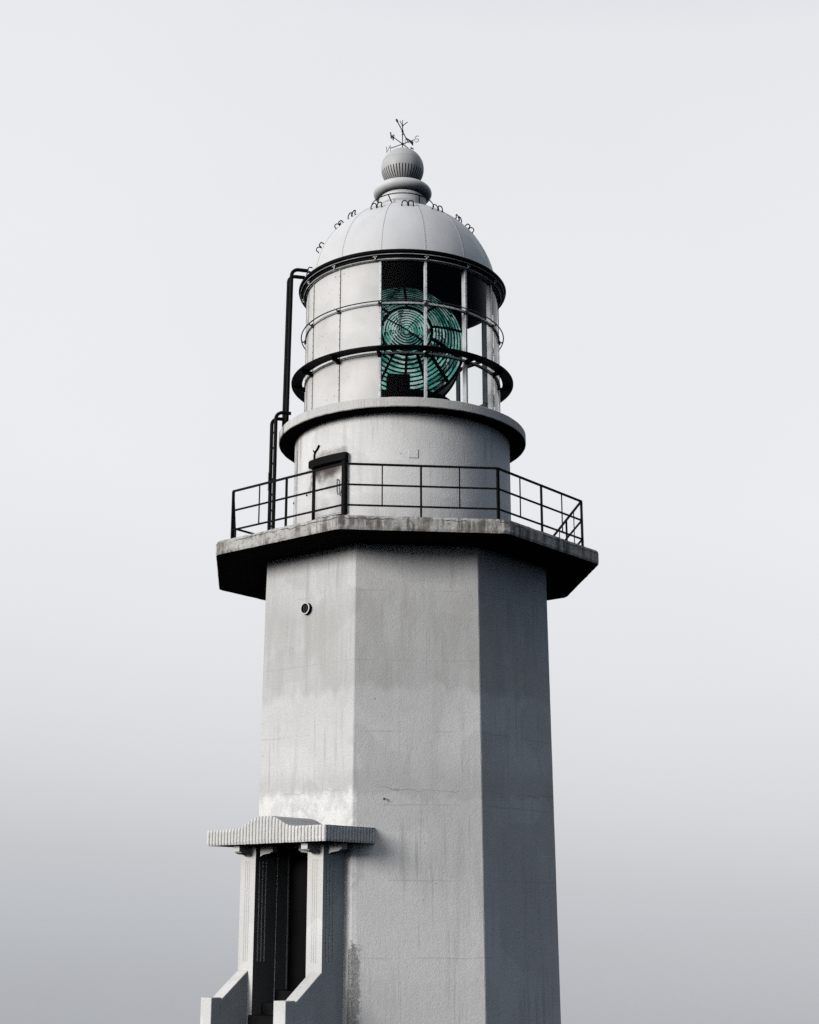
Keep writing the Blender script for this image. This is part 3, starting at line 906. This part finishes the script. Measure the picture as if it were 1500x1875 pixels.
ladder(-73, 2.50, ZT, 9.02, 'black steel ladder rising from the octagonal platform to the round concrete gallery', .36, 2.22, .034, .25, 0.0, True)
ladder(-75.5, 2.235, ZG1, 11.99, 'black steel ladder rising from the round gallery past the catwalk to the dome eave', .32, 1.92, .036, .25, .03)

# ------------------------------------------------------------------ lens
def lens():
    AZ = 5.0; d, t = azdir(AZ), aztan(AZ); zc = 10.63
    E_ = empty('fresnel_lens', (0, 0, 8.84), 'huge round green glass lighthouse lens of concentric prism rings inside the lantern room', 'lens')
    def S(r, a_, y): return d*y + t*(r*math.cos(a_)) + Z*(zc+r*math.sin(a_))
    def prof(r):     # bulge of the lens towards the viewer
        if r < .47: return .955-.05*(r/.47)**2
        return .905-.56*((r-.47)/.68)**1.25
    RIB = [90, 48, 13, -16, -43, -66, -90, -118, -148, 180, 160, 133]
    RB, R1 = .462, 1.15
    def annulus(radii, a0, a1, na, saw, sgn=1, gap=.28, line=.24):
        mb = MB()
        for i in range(len(radii)-1):
            ra, rb = radii[i], radii[i+1]; w_ = rb-ra
            ra2 = ra+w_*.04; rb2 = rb-w_*gap*.35
            pr = [(ra2, prof(ra2)+saw*.55), (ra2+w_*.5, prof(ra2+w_*.5)+saw*.55), (rb2, prof(rb2)-.002)]
            k = len(pr); o = len(mb.v)
            for j in range(na+1):
                g = a0+(a1-a0)*j/na
                for r_, y_ in pr: mb.v.append(S(r_, g, y_*sgn))
            for j in range(na):
                for q in range(k-1):
                    p = q+1; f = (o+j*k+q, o+(j+1)*k+q, o+(j+1)*k+p, o+j*k+p); mb.face(f[::-1] if sgn > 0 else f)
            if sgn > 0:      # dark putty line between the prisms
                o = len(mb.v); e = w_*line*(1.0 if (a0+a1)/2 > math.pi*1.02 else .62)
                for j in range(na+1):
                    g = a0+(a1-a0)*j/na
                    for r_, y_ in ((rb-e, prof(rb)+saw*.5), (rb+e*.3, prof(rb)+saw*1.0), (rb+e*.3, prof(rb)-.02)): mb.v.append(S(r_, g, y_))
                for j in range(na):
                    for q in (0, 1): mb.face((o+j*3+q, o+(j+1)*3+q, o+(j+1)*3+q+1, o+j*3+q+1), 1)
        return mb
    for sgn in (1, -1):
        nm = 'lens_panel'
        # bull's eye
        radii = [.05+.051*i for i in range(9)]
        mb = annulus(radii, 0, 2*math.pi, 72, .020, sgn, .28, .10)
        k = 36; o = len(mb.v)
        mb.v.append(S(0, 0, .965*sgn))
        for j in range(k): mb.v.append(S(.05, 2*math.pi*j/k, .950*sgn))
        for j in range(k): mb.face((o, o+1+j, o+1+(j+1) % k))
        mb.build('bullseye_lens', [LENS if sgn > 0 else LENSB, BLACK], E_, 0, 30)
        ang = sorted([a % 360 for a in RIB])
        for i, a in enumerate(ang):
            b = ang[(i+1) % len(ang)]
            if b <= a: b += 360
            g = 1.4
            radii = [.505+(R1-.505)*q/10 for q in range(11)]
            annulus(radii, rad(a+g), rad(b-g), max(4, int((b-a)/5)), .026, sgn).build(nm, [LENS if sgn > 0 else LENSB, BLACK], E_, 0, 30)
        # brass/iron frame
        mb = MB()
        mb.tube([S(.482, 2*math.pi*j/72, (prof(.48)+.02)*sgn) for j in range(72)], .026, 8, True)
        for a in RIB:
            g = rad(a); wd = .036 if a in (-16, -66, -43) else .026
            pts = [S(.49+(R1-.47)*q/8, g, (prof(.49+(R1-.47)*q/8)+.014)*sgn) for q in range(9)]
            mb.tube(pts, wd, 6)
        mb.tube([S(R1+.01, 2*math.pi*j/96, (prof(R1)-.01)*sgn) for j in range(96)], .028, 8, True)
        mb.build('lens_frame', BLACK, E_, 0, 40)
        if sgn > 0:
            mb = MB()
            mb.tube([S(.47, rad(148), prof(.45)+.02), S(0, 0, .985), S(.42, rad(-33), prof(.42)+.02)], .014, 6)
            mb.tube([S(0, 0, .98), S(.46, rad(53), prof(.46)+.02)], .008, 6)
            mb.build('lens_brace', BLACK, E_, 0, 40)
    # rim drum joining both halves, and pedestal
    mb = MB()
    k = 96
    for y_ in (-.34, .34):
        for j in range(k): mb.v.append(S(R1+.005, 2*math.pi*j/k, y_))
    for j in range(k): q = (j+1) % k; mb.face((j, q, k+q, k+j))
    mb.build('lens_rim', BLACK, E_, 0, 40)
    mb = MB()
    mb.lathe([(.001, 9.46), (.98, 9.46), (.98, 9.36), (.80, 9.30), (.75, 9.0), (.85, 8.95), (.85, 8.845), (.001, 8.845)], 40)
    mb.box(Z*9.60+d*.80-t*.15, t, d, Z, .21, .17, .150)
    mb.build('lens_pedestal', DARKIN, E_, 0, 40)
lens()

# ------------------------------------------------------------------ weather vane
def vane():
    W = empty('weather_vane', (0, 0, 14.94), 'thin dark weather vane with compass letters and wind arrow on top of the ball', 'weather vane')
    zc, zp = 15.085, 15.37; mat = simple('weathered_iron', (.05, .052, .055), .6, .3)
    mb = MB(); mb.tube([Z*14.93, Z*15.50], .010, 8); mb.ball(Z*zc, .03, 8); mb.ball(Z*zp, .026, 8); mb.ball(Z*(zp-.07), .02, 8)
    mb.lathe([(.09, 14.925), (.06, 14.955), (.02, 14.96)], 20)
    mb.ball(Z*15.50, .022, 8)
    mb.build('mast', mat, W, 0, 50)
    S_ = Vector((.82, -.57, 0)); Wd = Vector((-.57, -.82, 0)); ar = .30
    mb = MB()
    mb.tube([S_*ar+Z*zc, -S_*ar+Z*zc], .009, 6); mb.tube([Wd*ar*1.05+Z*zc, -Wd*ar+Z*zc], .009, 6); mb.build('compass_arm', mat, W, 0, 50)
    GL = {'N': [[(0, 0), (0, 1), (.7, 0), (.7, 1)]],
          'S': [[(.7, .85), (.5, 1), (.2, 1), (0, .82), (.05, .6), (.6, .42), (.7, .2), (.5, 0), (.2, 0), (0, .15)]],
          'W': [[(0, 1), (.2, 0), (.45, .7), (.7, 0), (.9, 1)]],
          'E': [[(.65, 1), (0, 1), (0, 0), (.65, 0)], [(0, .5), (.5, .5)]]}
    for ch, dv in (('S', S_), ('N', -S_), ('W', Wd), ('E', -Wd)):
        mb = MB(); h = .13
        o = dv*(ar+.005)+Z*(zc-h/2)
        for st in GL[ch]: mb.tube([o+dv*(x_*h)+Z*(y_*h) for x_, y_ in st], .013 if ch in 'WE' else .0085, 6)
        mb.build('compass_letter', mat if ch in 'WE' else simple('pale_letter', (.34, .35, .36), .5), W, 0, 50)
    # wind arrow
    A_ = Vector((-.26, -.965, 0)); sd_ = Vector((.965, -.26, 0)); mb = MB()
    mb.tube([A_*.40+Z*zp, -A_*.46+Z*zp], .011, 6)
    mb.tube([A_*.40+Z*zp, A_*.47+Z*zp], .022, 8)
    for s in (-1, 1):   # splayed tail plates
        q = -A_*.24+Z*zp; e1 = -A_*.54+sd_*.085*s+Z*(zp+.05); e2 = -A_*.50+sd_*.085*s+Z*(zp-.06); o = sd_*.004
        mb.add([q-o, e1-o, e2-o, q+o, e1+o, e2+o], [(0, 1, 2), (5, 4, 3), (0, 3, 4, 1), (1, 4, 5, 2), (2, 5, 3, 0)])
    mb.build('wind_arrow', mat, W)
    mb = MB(); q = Z*15.50
    for v in (Vector((-.055, 0, .11)), Vector((0, 0, .13)), Vector((.10, 0, .085))): mb.tube([q, q+v], .009, 6)
    mb.build('finial', mat, W, 0, 50)
vane()
